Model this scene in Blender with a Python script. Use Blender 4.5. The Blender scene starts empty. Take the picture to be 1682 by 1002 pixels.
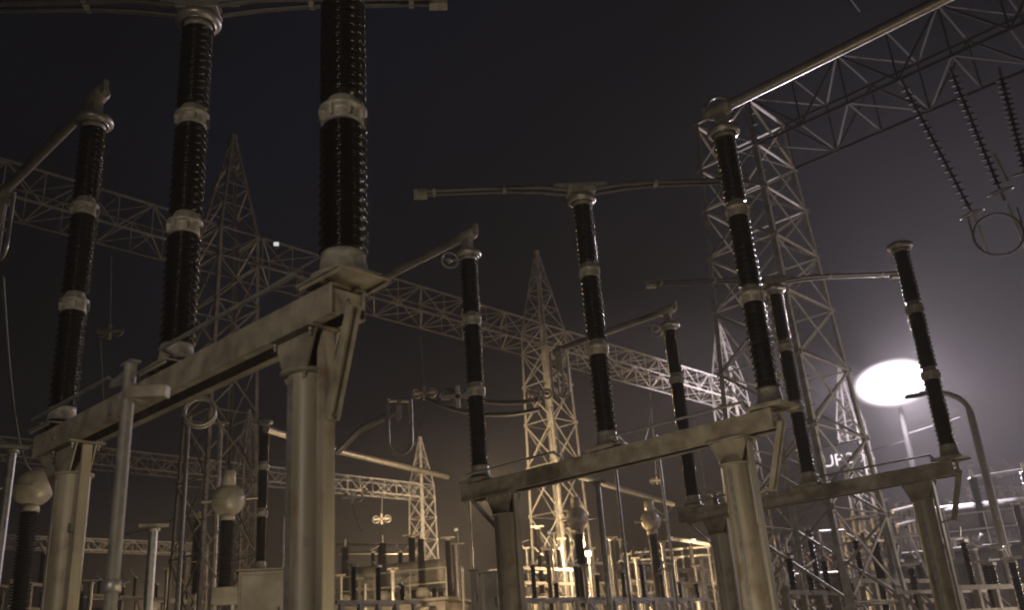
import bpy, math, random
from mathutils import Vector, Matrix, Quaternion
random.seed(7)
R = math.radians
scene = bpy.context.scene
col = scene.collection

# ------------------------------------------------------------------ camera
PITCH, ROLL, FPX = R(21.25), R(-4.18), 1528.0
CAM = Vector((0, 0, 1.6))
fw = Vector((0, math.cos(PITCH), math.sin(PITCH)))
rt = Vector((1, 0, 0)); up = rt.cross(fw)
rt, up = (rt*math.cos(ROLL) + up*math.sin(ROLL)), (up*math.cos(ROLL) - rt*math.sin(ROLL))
cd = bpy.data.cameras.new('camera'); cam = bpy.data.objects.new('camera', cd); col.objects.link(cam)
cd.sensor_width = 36; cd.lens = 36*FPX/1682; cd.clip_start = .05; cd.clip_end = 2000
m = Matrix((rt, up, -fw)).transposed().to_4x4(); m.translation = CAM
cam.matrix_world = m
scene.camera = cam
cd.dof.use_dof = True; cd.dof.focus_distance = 17; cd.dof.aperture_fstop = 0.95
scene.render.resolution_x = 1024; scene.render.resolution_y = 611

# ------------------------------------------------------------------ night sky, exposure
w = bpy.data.worlds.new('World'); scene.world = w; w.use_nodes = True
nt = w.node_tree; nt.nodes.clear()
wo = nt.nodes.new('ShaderNodeOutputWorld'); bg = nt.nodes.new('ShaderNodeBackground')
bg.inputs['Color'].default_value = (0.22, 0.42, 1.0, 1); bg.inputs['Strength'].default_value = 0.0052
nt.links.new(bg.outputs[0], wo.inputs[0])
tcw = nt.nodes.new('ShaderNodeTexCoord'); nzw = nt.nodes.new('ShaderNodeTexNoise'); rw = nt.nodes.new('ShaderNodeMapRange')
nzw.inputs['Scale'].default_value = 2.2; nzw.inputs['Detail'].default_value = 5
rw.inputs[1].default_value = .35; rw.inputs[2].default_value = .7; rw.inputs[3].default_value = .0010; rw.inputs[4].default_value = .0062   # thin night cloud
nt.links.new(tcw.outputs['Generated'], nzw.inputs['Vector']); nt.links.new(nzw.outputs['Fac'], rw.inputs[0]); nt.links.new(rw.outputs[0], bg.inputs['Strength'])
vs = scene.view_settings
vs.view_transform = 'Standard'; vs.look = 'None'; vs.exposure = 0; vs.gamma = 1; vs.use_curve_mapping = False
scene.render.filter_size = 1.9
scene.cycles.filter_width = 1.9

# ------------------------------------------------------------------ helpers
def at(px, py, d):
    "point on the sight line through a photo pixel, d metres away over the ground"
    v = fw + rt*((px-841)/FPX) + up*((501-py)/FPX)
    return CAM + v*(d/math.hypot(v.x, v.y))

def tag(o, label=None, cat=None, group=None, kind=None):
    if label: o['label'] = label
    if cat: o['category'] = cat
    if group: o['group'] = group
    if kind: o['kind'] = kind
    return o

def empty(name, loc=(0, 0, 0), rz=0, label=None, cat=None, group=None):
    o = bpy.data.objects.new(name, None); col.objects.link(o)
    o.location = loc; o.rotation_euler = (0, 0, rz); o.empty_display_size = .2
    return tag(o, label, cat, group)

class MB:
    def __init__(s): s.v = []; s.f = []; s.sm = []
    def add(s, vs_, fs, smooth=False):
        b = len(s.v); s.v += [tuple(p) for p in vs_]
        s.f += [tuple(b+i for i in f) for f in fs]; s.sm += [smooth]*len(fs)
        return s
    def box(s, x0, x1, y0, y1, z0, z1, M=None):
        p = [Vector((x, y, z)) for z in (z0, z1) for x, y in ((x0, y0), (x1, y0), (x1, y1), (x0, y1))]
        if M: p = [M @ q for q in p]
        return s.add(p, [(3, 2, 1, 0), (4, 5, 6, 7), (0, 1, 5, 4), (1, 2, 6, 5), (2, 3, 7, 6), (3, 0, 4, 7)])
    def bar(s, a, b, w=.08, h=None, ref=(0, 0, 1)):
        a, b = Vector(a), Vector(b); h = h or w; d = (b-a).normalized(); r = Vector(ref)
        if abs(d.dot(r)) > .98: r = Vector((1, 0, 0))
        u = d.cross(r).normalized(); n = u.cross(d)
        p = [q + u*(i*w/2) + n*(j*h/2) for q in (a, b) for i, j in ((-1, -1), (1, -1), (1, 1), (-1, 1))]
        return s.add(p, [(3, 2, 1, 0), (4, 5, 6, 7), (0, 1, 5, 4), (1, 2, 6, 5), (2, 3, 7, 6), (3, 0, 4, 7)])
    def angle(s, a, b, w=.1, t=.012, sx=1, sy=1):
        "L-section member: two thin flanges that share the line a-b"
        a, b = Vector(a), Vector(b); d = (b-a).normalized()
        x = Vector((sx, 0, 0)); x = (x-d*x.dot(d)).normalized(); y = Vector((0, sy, 0)); y = (y-d*y.dot(d)-x*y.dot(x)).normalized()
        for p, q in ((x, y), (y, x)):
            c = [e + p*i + q*j for e in (a, b) for i, j in ((0 if p is x else t*1.001, 0), (w, 0), (w, t), (0 if p is x else t*1.001, t))]
            s.add(c, [(3, 2, 1, 0), (4, 5, 6, 7), (0, 1, 5, 4), (1, 2, 6, 5), (2, 3, 7, 6), (3, 0, 4, 7)])
        return s
    def tube(s, pts, r, n=12, cap=True):
        pts = [Vector(p) for p in pts]; rr = r if isinstance(r, (list, tuple)) else [r]*len(pts)
        base = []; fs = []; u = None
        for i, p in enumerate(pts):
            d = (pts[min(i+1, len(pts)-1)] - pts[max(i-1, 0)]).normalized()
            if u is None:
                u = d.cross(Vector((0, 0, 1)) if abs(d.z) < .95 else Vector((1, 0, 0))).normalized()
            else: u = (u - d*u.dot(d)).normalized()
            v = d.cross(u)
            base += [p + (u*math.cos(a) + v*math.sin(a))*rr[i] for a in (2*math.pi*k/n for k in range(n))]
        for i in range(len(pts)-1):
            for k in range(n):
                a, b = i*n+k, i*n+(k+1) % n
                fs.append((a, b, b+n, a+n))
        s.add(base, fs, True)
        if cap:
            L = len(pts)-1
            s.add(base[:n], [tuple(range(n))[::-1]]); s.add(base[L*n:], [tuple(range(n))])
        return s
    def lathe(s, prof, n=32, M=None, smooth=True):
        vs_ = []; fs = []
        for r, z in prof:
            vs_ += [Vector((r*math.cos(2*math.pi*k/n), r*math.sin(2*math.pi*k/n), z)) for k in range(n)]
        for i in range(len(prof)-1):
            for k in range(n):
                a, b = i*n+k, i*n+(k+1) % n; fs.append((a, b, b+n, a+n))
        fs.append(tuple(range(n))[::-1]); L = (len(prof)-1)*n; fs.append(tuple(range(L, L+n)))
        if M: vs_ = [M @ q for q in vs_]
        return s.add(vs_, fs, smooth)
    def torus(s, c, R_, r, n=32, k=10, M=None, a0=0, a1=2*math.pi, axis='z'):
        c = Vector(c); pts = []
        for i in range(n+1):
            a = a0 + (a1-a0)*i/n; x, y = R_*math.cos(a), R_*math.sin(a)
            q = Vector((x, y, 0)) if axis == 'z' else (Vector((x, 0, y)) if axis == 'y' else Vector((0, x, y)))
            if M: q = M @ q
            pts.append(c+q)
        return s.tube(pts, r, k, cap=False)
    def build(s, name, mat, parent=None, bevel=0):
        me = bpy.data.meshes.new(name); me.from_pydata(s.v, [], s.f); me.update()
        me.polygons.foreach_set('use_smooth', s.sm); me.materials.append(mat)
        o = bpy.data.objects.new(name, me); col.objects.link(o)
        if parent: o.parent = parent
        if bevel:
            b = o.modifiers.new('bevel', 'BEVEL'); b.width = bevel; b.segments = 2; b.limit_method = 'ANGLE'
        return o

def copy_tree(o, parent=None):
    c = o.copy(); col.objects.link(c)
    if parent: c.parent = parent
    for ch in list(o.children): copy_tree(ch, c)
    return c
def copy_thing(o, label, loc=None, rz=None):
    c = copy_tree(o); c['label'] = label
    if loc is not None: c.location = loc
    if rz is not None: c.rotation_euler.z = rz
    return c

# ------------------------------------------------------------------ materials
def mat(name, c1, c2=None, rough=.5, metal=0, scale=6, bump=.0, streak=False, rust=0, spec=.5, coat=0):
    m = bpy.data.materials.new(name); m.use_nodes = True; t = m.node_tree; N = t.nodes; L = t.links
    b = N['Principled BSDF']; b.inputs['Roughness'].default_value = rough; b.inputs['Metallic'].default_value = metal
    b.inputs['Specular IOR Level'].default_value = spec; b.inputs['Coat Weight'].default_value = coat
    c2 = c2 or tuple(x*.7 for x in c1)
    tc = N.new('ShaderNodeTexCoord'); mp = N.new('ShaderNodeMapping'); L.new(tc.outputs['Object'], mp.inputs[0])
    oi = N.new('ShaderNodeObjectInfo'); mu = N.new('ShaderNodeMath'); mu.operation = 'MULTIPLY'; mu.inputs[1].default_value = 37
    L.new(oi.outputs['Random'], mu.inputs[0]); L.new(mu.outputs[0], mp.inputs['Location'])
    if streak: mp.inputs['Scale'].default_value = (1, 1, .12)
    no = N.new('ShaderNodeTexNoise'); no.inputs['Scale'].default_value = scale; no.inputs['Detail'].default_value = 6
    L.new(mp.outputs[0], no.inputs['Vector'])
    rp = N.new('ShaderNodeValToRGB'); rp.color_ramp.elements[0].position = .35; rp.color_ramp.elements[1].position = .68
    rp.color_ramp.elements[0].color = (*c2, 1); rp.color_ramp.elements[1].color = (*c1, 1)
    L.new(no.outputs['Fac'], rp.inputs[0]); out = rp.outputs[0]
    if rust:
        n2 = N.new('ShaderNodeTexNoise'); n2.inputs['Scale'].default_value = scale*.6; n2.inputs['Detail'].default_value = 9
        L.new(tc.outputs['Object'], n2.inputs['Vector'])
        r2 = N.new('ShaderNodeValToRGB'); r2.color_ramp.elements[0].position = .56; r2.color_ramp.elements[1].position = .72
        L.new(n2.outputs['Fac'], r2.inputs[0])
        sc_ = N.new('ShaderNodeMath'); sc_.operation = 'MULTIPLY'; sc_.inputs[1].default_value = rust; L.new(r2.outputs[0], sc_.inputs[0])
        mx = N.new('ShaderNodeMixRGB'); L.new(sc_.outputs[0], mx.inputs[0]); L.new(out, mx.inputs[1]); mx.inputs[2].default_value = (.12, .06, .03, 1)
        out = mx.outputs[0]
    L.new(out, b.inputs['Base Color'])
    mr = N.new('ShaderNodeMapRange'); mr.inputs[3].default_value = max(.05, rough-.12); mr.inputs[4].default_value = min(1, rough+.12)
    L.new(no.outputs['Fac'], mr.inputs[0]); L.new(mr.outputs[0], b.inputs['Roughness'])
    if bump:
        bm = N.new('ShaderNodeBump'); bm.inputs['Strength'].default_value = bump; bm.inputs['Distance'].default_value = .02
        L.new(no.outputs['Fac'], bm.inputs['Height']); L.new(bm.outputs[0], b.inputs['Normal'])
    return m
def emit(name, c, s):
    m = bpy.data.materials.new(name); m.use_nodes = True; N = m.node_tree.nodes; N.clear()
    o = N.new('ShaderNodeOutputMaterial'); e = N.new('ShaderNodeEmission')
    e.inputs[0].default_value = (*c, 1); e.inputs[1].default_value = s; m.node_tree.links.new(e.outputs[0], o.inputs[0]); return m

M_paint = mat('painted_beam_steel', (.37, .34, .28), (.19, .17, .14), .5, .0, 4, .2, rust=.7)
M_column = mat('painted_column_steel', (.36, .33, .27), (.20, .18, .14), .45, 0, 5, .12, streak=True, rust=.6)
M_galv = mat('galvanised_steel', (.42, .42, .41), (.27, .27, .27), .45, .55, 9, .1)
M_lat = mat('weathered_lattice_steel', (.40, .39, .37), (.25, .24, .22), .55, .25, 4, .05, rust=.4)
M_alu = mat('aluminium_tube', (.42, .40, .38), (.30, .29, .27), .38, .6, 5, .05)
M_blade = mat('oxidised_blade_metal', (.17, .16, .16), (.11, .105, .105), .5, .4, 6, .05)
M_lat3 = mat('dimmed_lattice_steel', (.28, .26, .225), (.17, .155, .13), .6, .2, 4, .05, rust=.5)  # darker copy of the lattice steel, weaker light put into its colour
M_lat2 = mat('shaded_weathered_lattice_steel', (.045, .042, .04), (.03, .028, .026), .8, 0, 4, .05, rust=.4, spec=.12)  # darkest copy for the overhead beam, its dimness put into the colour
M_cast = mat('cast_flange_metal', (.42, .40, .36), (.28, .26, .23), .5, .3, 14, .3)
M_porc = mat('brown_porcelain', (.010, .0085, .008), (.006, .005, .005), .20, 0, 5, 0, spec=.32, coat=0)
M_cable = mat('cable_strand', (.22, .22, .22), (.12, .12, .12), .5, .5, 20)
M_cab = mat('cabinet_paint', (.40, .38, .33), (.24, .21, .17), .5, 0, 3, .1, rust=.5)
M_dark = mat('dark_enamel', (.05, .05, .05), (.03, .03, .03), .45, 0, 5)
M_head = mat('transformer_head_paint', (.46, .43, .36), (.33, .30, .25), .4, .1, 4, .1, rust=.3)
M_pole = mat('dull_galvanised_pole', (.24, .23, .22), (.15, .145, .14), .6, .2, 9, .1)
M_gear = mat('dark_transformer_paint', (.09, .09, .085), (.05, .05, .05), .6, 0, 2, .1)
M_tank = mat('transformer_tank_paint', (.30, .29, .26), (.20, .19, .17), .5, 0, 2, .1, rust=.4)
M_gravel = mat('gravel', (.20, .18, .15), (.09, .08, .07), .9, 0, 14, 1)
M_conc = mat('concrete', (.33, .31, .28), (.22, .21, .19), .85, 0, 5, .4)
M_black = mat('black_sign_paint', (.012, .012, .012), (.008, .008, .008), .8, spec=.1)
M_white = mat('white_lettering', (.45, .45, .45), (.3, .3, .3), .7)
M_grey = mat('faded_lettering', (.2, .2, .2), (.15, .15, .15), .6)

# ------------------------------------------------------------------ lamps
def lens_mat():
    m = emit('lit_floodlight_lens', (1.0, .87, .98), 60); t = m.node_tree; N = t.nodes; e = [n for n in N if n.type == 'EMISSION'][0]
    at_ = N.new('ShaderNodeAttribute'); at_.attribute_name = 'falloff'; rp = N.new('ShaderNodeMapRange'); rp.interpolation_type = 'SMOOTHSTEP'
    rp.inputs[1].default_value = 1.0; rp.inputs[2].default_value = .35; rp.inputs[3].default_value = .16; rp.inputs[4].default_value = 9  # emission fades towards the rim, a soft glow edge painted into the lens
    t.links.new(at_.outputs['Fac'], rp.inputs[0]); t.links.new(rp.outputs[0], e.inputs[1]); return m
L_COOL, L_SOD = (1.0, .87, .98), (1.0, .70, .38)
M_lampw = emit('lit_lamp_white', L_COOL, 60)
M_lamps = emit('lit_lamp_sodium', (1, .72, .42), 30)
def lamp_light(parent, loc, power, colr, rad=.12):
    l = bpy.data.lights.new('lamp_light', 'POINT'); l.energy = power; l.color = colr; l.shadow_soft_size = rad
    o = bpy.data.objects.new('lamp_light', l); col.objects.link(o); o.location = loc; o.parent = parent; return o

def yard_lamp(p, power, label, face=(0, -1), pole=True, size=.28, colr=L_SOD, emis=None, cat='lamp', aim=None, cone=70, res=.07):
    "small floodlight on a slim pole whose lens looks towards face"
    r = empty('yard_lamp', (p.x, p.y, 0), math.atan2(face[1], face[0]), label, cat, 'small floodlights round the yard')
    z = p.z
    if pole:
        MB().tube([(-.12, 0, 0), (-.12, 0, z-.1)], [.07, .045], 10).build('pole', M_galv, r)
    MB().bar((-.12, 0, z-.12), (.02, 0, z-.02), .05).build('bracket', M_galv, r)
    h = MB().box(-.1, .06, -size/2-.03, size/2+.03, z-size*.4-.03, z+size*.4+.03).build('housing', M_dark, r, .01)
    MB().box(.063, .09, -size/2, size/2, z-size*.4, z+size*.4).build('lens', emis or M_lamps, r, .006)
    if power:
        lo = lamp_light(r, (.35, 0, z), power*(res if aim else 1), colr)
        if aim:
            l = bpy.data.lights.new('lamp_light', 'SPOT'); l.energy = power; l.color = colr; l.shadow_soft_size = .1; l.spot_size = R(cone); l.spot_blend = .8
            o = bpy.data.objects.new('lamp_light', l); col.objects.link(o); o.parent = r; o.location = (.35, 0, z+.1)
            o.rotation_mode = 'QUATERNION'; o.rotation_quaternion = (r.rotation_euler.to_matrix().inverted() @ (Vector(aim)-p)).to_track_quat('-Z', 'Y')
    return r

# ------------------------------------------------------------------ layout frame: the rows of the yard run along E1, the bays along E2
TH = math.atan2(-.674, .739)
E1 = Vector((math.cos(TH), math.sin(TH), 0)); E2 = Vector((-math.sin(TH), math.cos(TH), 0))
ROWS = {'near': Vector((-3.74, 9.69, 0)), 'middle': Vector((1.43, 15.40, 0)), 'far': Vector((6.28, 20.75, 0))}
SP = 3.05
Z0, H1, H2, H3 = 5.03, 1.65, 3.12, 4.5

# ground
tag(MB().add([(-300, -200, 0), (300, -200, 0), (300, 400, 0), (-300, 400, 0)], [(0, 1, 2, 3)]).build('ground', M_gravel), kind='structure')

# ------------------------------------------------------------------ tall lamp beyond the third row
def big_lamp():
    p = at(1468, 630, 50); g_aim = Vector((26.6, 73.4, 16.5)); g_aim2 = Vector((11.5, 57, 17))
    r = empty('floodlight_mast', (p.x, p.y, 0), math.atan2(-p.x, p.y) - R(6), 'glaring white floodlight cluster on a tall mast behind the third row', 'floodlight')
    MB().tube([(0, .3, 0), (0, .3, p.z-.9)], [.22, .13], 16).build('mast', M_dark, r)
    MB().bar((-1.5, .3, p.z-.8), (1.5, .3, p.z-.8), .12).bar((-1.9, .3, p.z), (1.9, .3, p.z), .12).bar((-1.5, .3, p.z+.8), (1.5, .3, p.z+.8), .12).bar((-1.1, .3, p.z-.8), (-1.1, .3, p.z+.8), .08).bar((1.1, .3, p.z-.8), (1.1, .3, p.z+.8), .08).bar((0, .3, p.z-.95), (0, .3, p.z+.8), .12).build('crossarm', M_dark, r)
    def oval(f, k): return [(2.05*f*math.cos(2*math.pi*i/48), k, p.z+1.26*f*math.sin(2*math.pi*i/48)) for i in range(48)]  # lens oval takes the size of the blown-out glare
    def dish(rings):
        q = MB(); vs_ = [v_ for f, k in rings for v_ in oval(f, k)]
        fs = [(i*48+j, i*48+(j+1) % 48, (i+1)*48+(j+1) % 48, (i+1)*48+j) for i in range(len(rings)-1) for j in range(48)]
        fs += [tuple(range(48))[::-1], tuple(range((len(rings)-1)*48, len(rings)*48))]
        return q.add(vs_, fs, False)
    h = dish([(.5, .22), (.85, .15), (1.0, .0), (1.0, -.10)]).build('lamp_housing', M_dark, r)
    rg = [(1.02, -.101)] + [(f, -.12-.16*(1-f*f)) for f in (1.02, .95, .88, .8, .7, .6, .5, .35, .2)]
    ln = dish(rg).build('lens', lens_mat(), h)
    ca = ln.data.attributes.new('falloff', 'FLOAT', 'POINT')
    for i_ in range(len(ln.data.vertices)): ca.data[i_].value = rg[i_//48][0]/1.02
    def spot(loc, aim, power, cone):
        l = bpy.data.lights.new('lamp_light', 'SPOT'); l.energy = power; l.color = L_COOL; l.shadow_soft_size = .6; l.spot_size = R(cone); l.spot_blend = 1
        o = bpy.data.objects.new('lamp_light', l); col.objects.link(o); o.parent = r; o.location = loc
        o.rotation_mode = 'QUATERNION'; o.rotation_quaternion = (r.rotation_euler.to_matrix().inverted() @ Vector(aim)).to_track_quat('-Z', 'Y')
    spot((0, -.6, p.z), (.25, -1, -.1), 31000, 174)
    spot((0, -.6, p.z-.2), (.5, -.45, -.8), 27000, 140)
    spot((-.4, .8, p.z+.3), (g_aim2 - p), 34000, 62)
    spot((.4, .8, p.z+.3), (g_aim - p), 110000, 30)
    MB().bar((0, .3, p.z-2.6), (2.6, .3, p.z-2.2), .06).bar((0, .3, p.z-2.9), (-2.2, .3, p.z-3.2), .06).build('stay_arm', M_dark, r)
big_lamp()

# lamps outside the frame: first-row lights, then unseen fill lamps added
yard_lamp(Vector((-4.5, -7, 5.5)), 2200, 'floodlight on a pole behind the viewpoint, facing the first row', (0, 1), size=.4, colr=(1, .84, .64), aim=(-1.2, 12, 2.2), cone=60)
yard_lamp(Vector((3.6, 7.0, .9)), 420, 'low lamp on a short post right of the first portal, below the photo', (-.9, .4), size=.25, colr=(1, .78, .42), aim=(-5.5, 11, 2.0), cone=50, res=.42)
yard_lamp(Vector((29, 29, 7)), 2000, 'unseen floodlight added on a pole outside the photo to the right', (-.5, .5), size=.4, colr=(1, .84, .76))  # added lamp out of view, brightens the haze at the right
yard_lamp(Vector((15.5, 27, .9)), 600, 'unseen low lamp added between the second and third rows at the right, below the photo', (0, 1), size=.25, colr=(1, .80, .62))  # put in below view to light the low haze and undersides
yard_lamp(Vector((12.2, 19, .9)), 1700, 'unseen low floodlight added past the third row end, aimed up at the big near tower', (0, 1), size=.25, colr=(1, .84, .68), aim=(8.3, 25.5, 13), cone=64)  # added below view so the tower's front legs get light
yard_lamp(Vector((1.2, 11.2, .6)), 170, 'unseen low lamp added before the middle of the second row, below the photo', (-.3, 1), size=.2, colr=(1, .82, .58))  # added fill for the dark left column of the second portal
# lit lamps in the yard, plus an added fill lamp below view
yard_lamp(at(772, 812, 38), 7000, 'lit floodlight hidden behind the left end of the second row beam', (.35, .9), aim=(2.2, 46.5, 10), cone=80)
yard_lamp(at(966, 910, 43), 900, 'lit sparkling lamp low inside the middle lattice tower', (-.1, -1), size=.22)
yard_lamp(at(1182, 968, 46), 7000, 'lit lamp low behind the right column of the second row', (-.3, .9), aim=(9, 56, 16), cone=60)
yard_lamp(at(1000, 1010, 40), 800, 'lit lamp low among the dark posts below the round-headed transformers', (-.1, 1), colr=(1, .62, .3))
yard_lamp(at(610, 1012, 38), 800, 'lit lamp low in front of the bright transformer', (-.1, .9))
yard_lamp(at(705, 1010, 72), 46000, 'lit lamp at the foot of the distant bright tower', (-.1, .9), aim=(-10.5, 86, 13), cone=75)
yard_lamp(at(250, 1012, 95), 16000, 'lit lamp low under the farthest left lattice beam', (-.3, .9), aim=(-45, 111, 18), cone=70)
yard_lamp(at(1400, 1000, 62), 8000, 'lit lamp low beside the foot of the bright tower by the glare', (.3, .9), aim=(27.5, 74, 8), cone=60)
yard_lamp(Vector((-3.2, 19.5, 1.1)), 900, 'unseen low lamp added beneath the yellow-lit current transformer, below the photo', (-.8, .5), size=.25, colr=(1, .80, .48), aim=(-9.5, 25, 6.3), cone=75)  # added below view to light the transformer heads
yard_lamp(at(454, 402, 34.5), 0, 'small white lamp on the left tower, beside its right shoulder', (.2, -1), pole=False, size=.2, emis=emit('lit_lamp_small', (.95, .95, .9), .75))
yard_lamp(at(750, 871, 50), 0, 'small pale lamp head right of the distant bright lattice tower', (-.2, -1), size=.2, emis=emit('lit_lamp_pale', (1, .85, .6), .5))
yard_lamp(at(903, 876, 40), 0, 'small pale lamp head in front of the middle tower, left of its lit current transformer', (-.2, -1), size=.16, emis=emit('lit_lamp_dim', (1, .85, .6), .45))

# ------------------------------------------------------------------ post insulators
def shed_profile(L, rs, rc, pitch, z=0):
    n = int(L/pitch); pitch = L/n; p = [(rc, z)]
    for i in range(n):
        r = rs if i % 2 == 0 else rs-.022; b = z+i*pitch
        p += [(rc, b+pitch*.12), (r-.006, b+pitch*.30), (r, b+pitch*.38), (r-.004, b+pitch*.50), (rc+.012, b+pitch*.86), (rc, b+pitch*.97)]
    p.append((rc, z+L)); return p
def section(z0, z1, parent, rs=.185, rc=.135, pitch=.048, n=36):
    return MB().lathe(shed_profile(z1-z0, rs, rc, pitch, z0), n).build('insulator_section', M_porc, parent)
def flange(z, parent, r=.19):
    b = MB().lathe([(.10, z-.15), (r*.86, z-.15), (r*.86, z-.14), (r*.80, z-.05), (r*.80, z-.02), (r, z-.018), (r, z+.018), (r*.82, z+.022), (r*.70, z+.09), (r*.62, z+.13), (.10, z+.135)], 36)
    for k in range(8):
        a = 2*math.pi*(k+.5)/8; d = Vector((math.cos(a), math.sin(a), 0))
        b.bar(d*(r*.85)+Vector((0, 0, z-.13)), d*(r*.92)+Vector((0, 0, z-.02)), .02, .05, ref=d)
        b.lathe([(.014, z+.018), (.014, z+.042)], 6, Matrix.Translation(d*(r*.9)))
    return b.build('flange', M_cast, parent)
GI = 'three-section post insulators of the disconnector rows'
def make_post(label, cap=.27):
    r = empty('post_insulator', (0, 0, 0), TH, label, 'insulator', GI)
    zs = [Z0+.14, Z0+H1, Z0+H2, Z0+H3]
    MB().lathe([(.25, Z0-.13), (.25, Z0-.10), (.19, Z0-.095), (.165, Z0+.10), (.165, Z0+.14), (.1, Z0+.145)], 32).build('base_flange', M_cast, r)
    section(Z0+.14, Z0+H1-.15, r); section(Z0+H1+.13, Z0+H2-.15, r); section(Z0+H2+.13, Z0+H3-.10, r)
    flange(Z0+H1, r); flange(Z0+H2, r)
    t = Z0+H3
    MB().lathe([(.1, t-.11), (.16, t-.11), (.17, t-.02), (.10, t), (.10, t+.04)], 24).build('top_cap', M_cast, r)
    b = MB(); pr = [(.12, t-.02), (cap-.07, t-.035)]
    for k in range(9):
        a = -math.pi/2 + math.pi*k/8; pr.append((cap-.07+.07*math.cos(a), t+.035+.07*math.sin(a)))
    pr += [(.12, t+.10), (.02, t+.10)]
    b.lathe(pr, 40).build('corona_ring', M_alu, r)
    return r
post0 = None
names = {'near': 'nearest row', 'middle': 'second row', 'far': 'third row'}
PL = {('near', -1): 'dark post insulator at the far left end of the nearest beam',
      ('near', 0): 'tall dark post insulator halfway along the nearest beam, round cap near the top edge',
      ('near', 1): 'broad dark post insulator on the near end of the nearest beam, cut by top edge',
      ('middle', -1): 'brown post insulator on the left end of the second beam',
      ('middle', 0): 'brown post insulator mid-beam in the second row, topped by a long level twin-tube blade',
      ('middle', 1): 'brown post insulator on the right end of the second beam',
      ('far', -1): 'hazy post insulator on the left end of the third beam, behind the second beam',
      ('far', 0): 'hazy post insulator mid-beam in the third row, beside the leg of the big lattice tower',
      ('far', 1): 'faint dark post insulator on the right end of the third beam, crossing the floodlight glare'}
for k, o in ROWS.items():
    for i in (-1, 0, 1):
        p = o + E1*SP*i
        if post0 is None: post0 = make_post(PL[k, i]); post0.location = p
        else:
            c_ = copy_thing(post0, PL[k, i], p)
            if k == 'near': c_.scale = (1.06, 1.06, 1) if i == 0 else (1.2, 1.2, 1)

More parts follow.
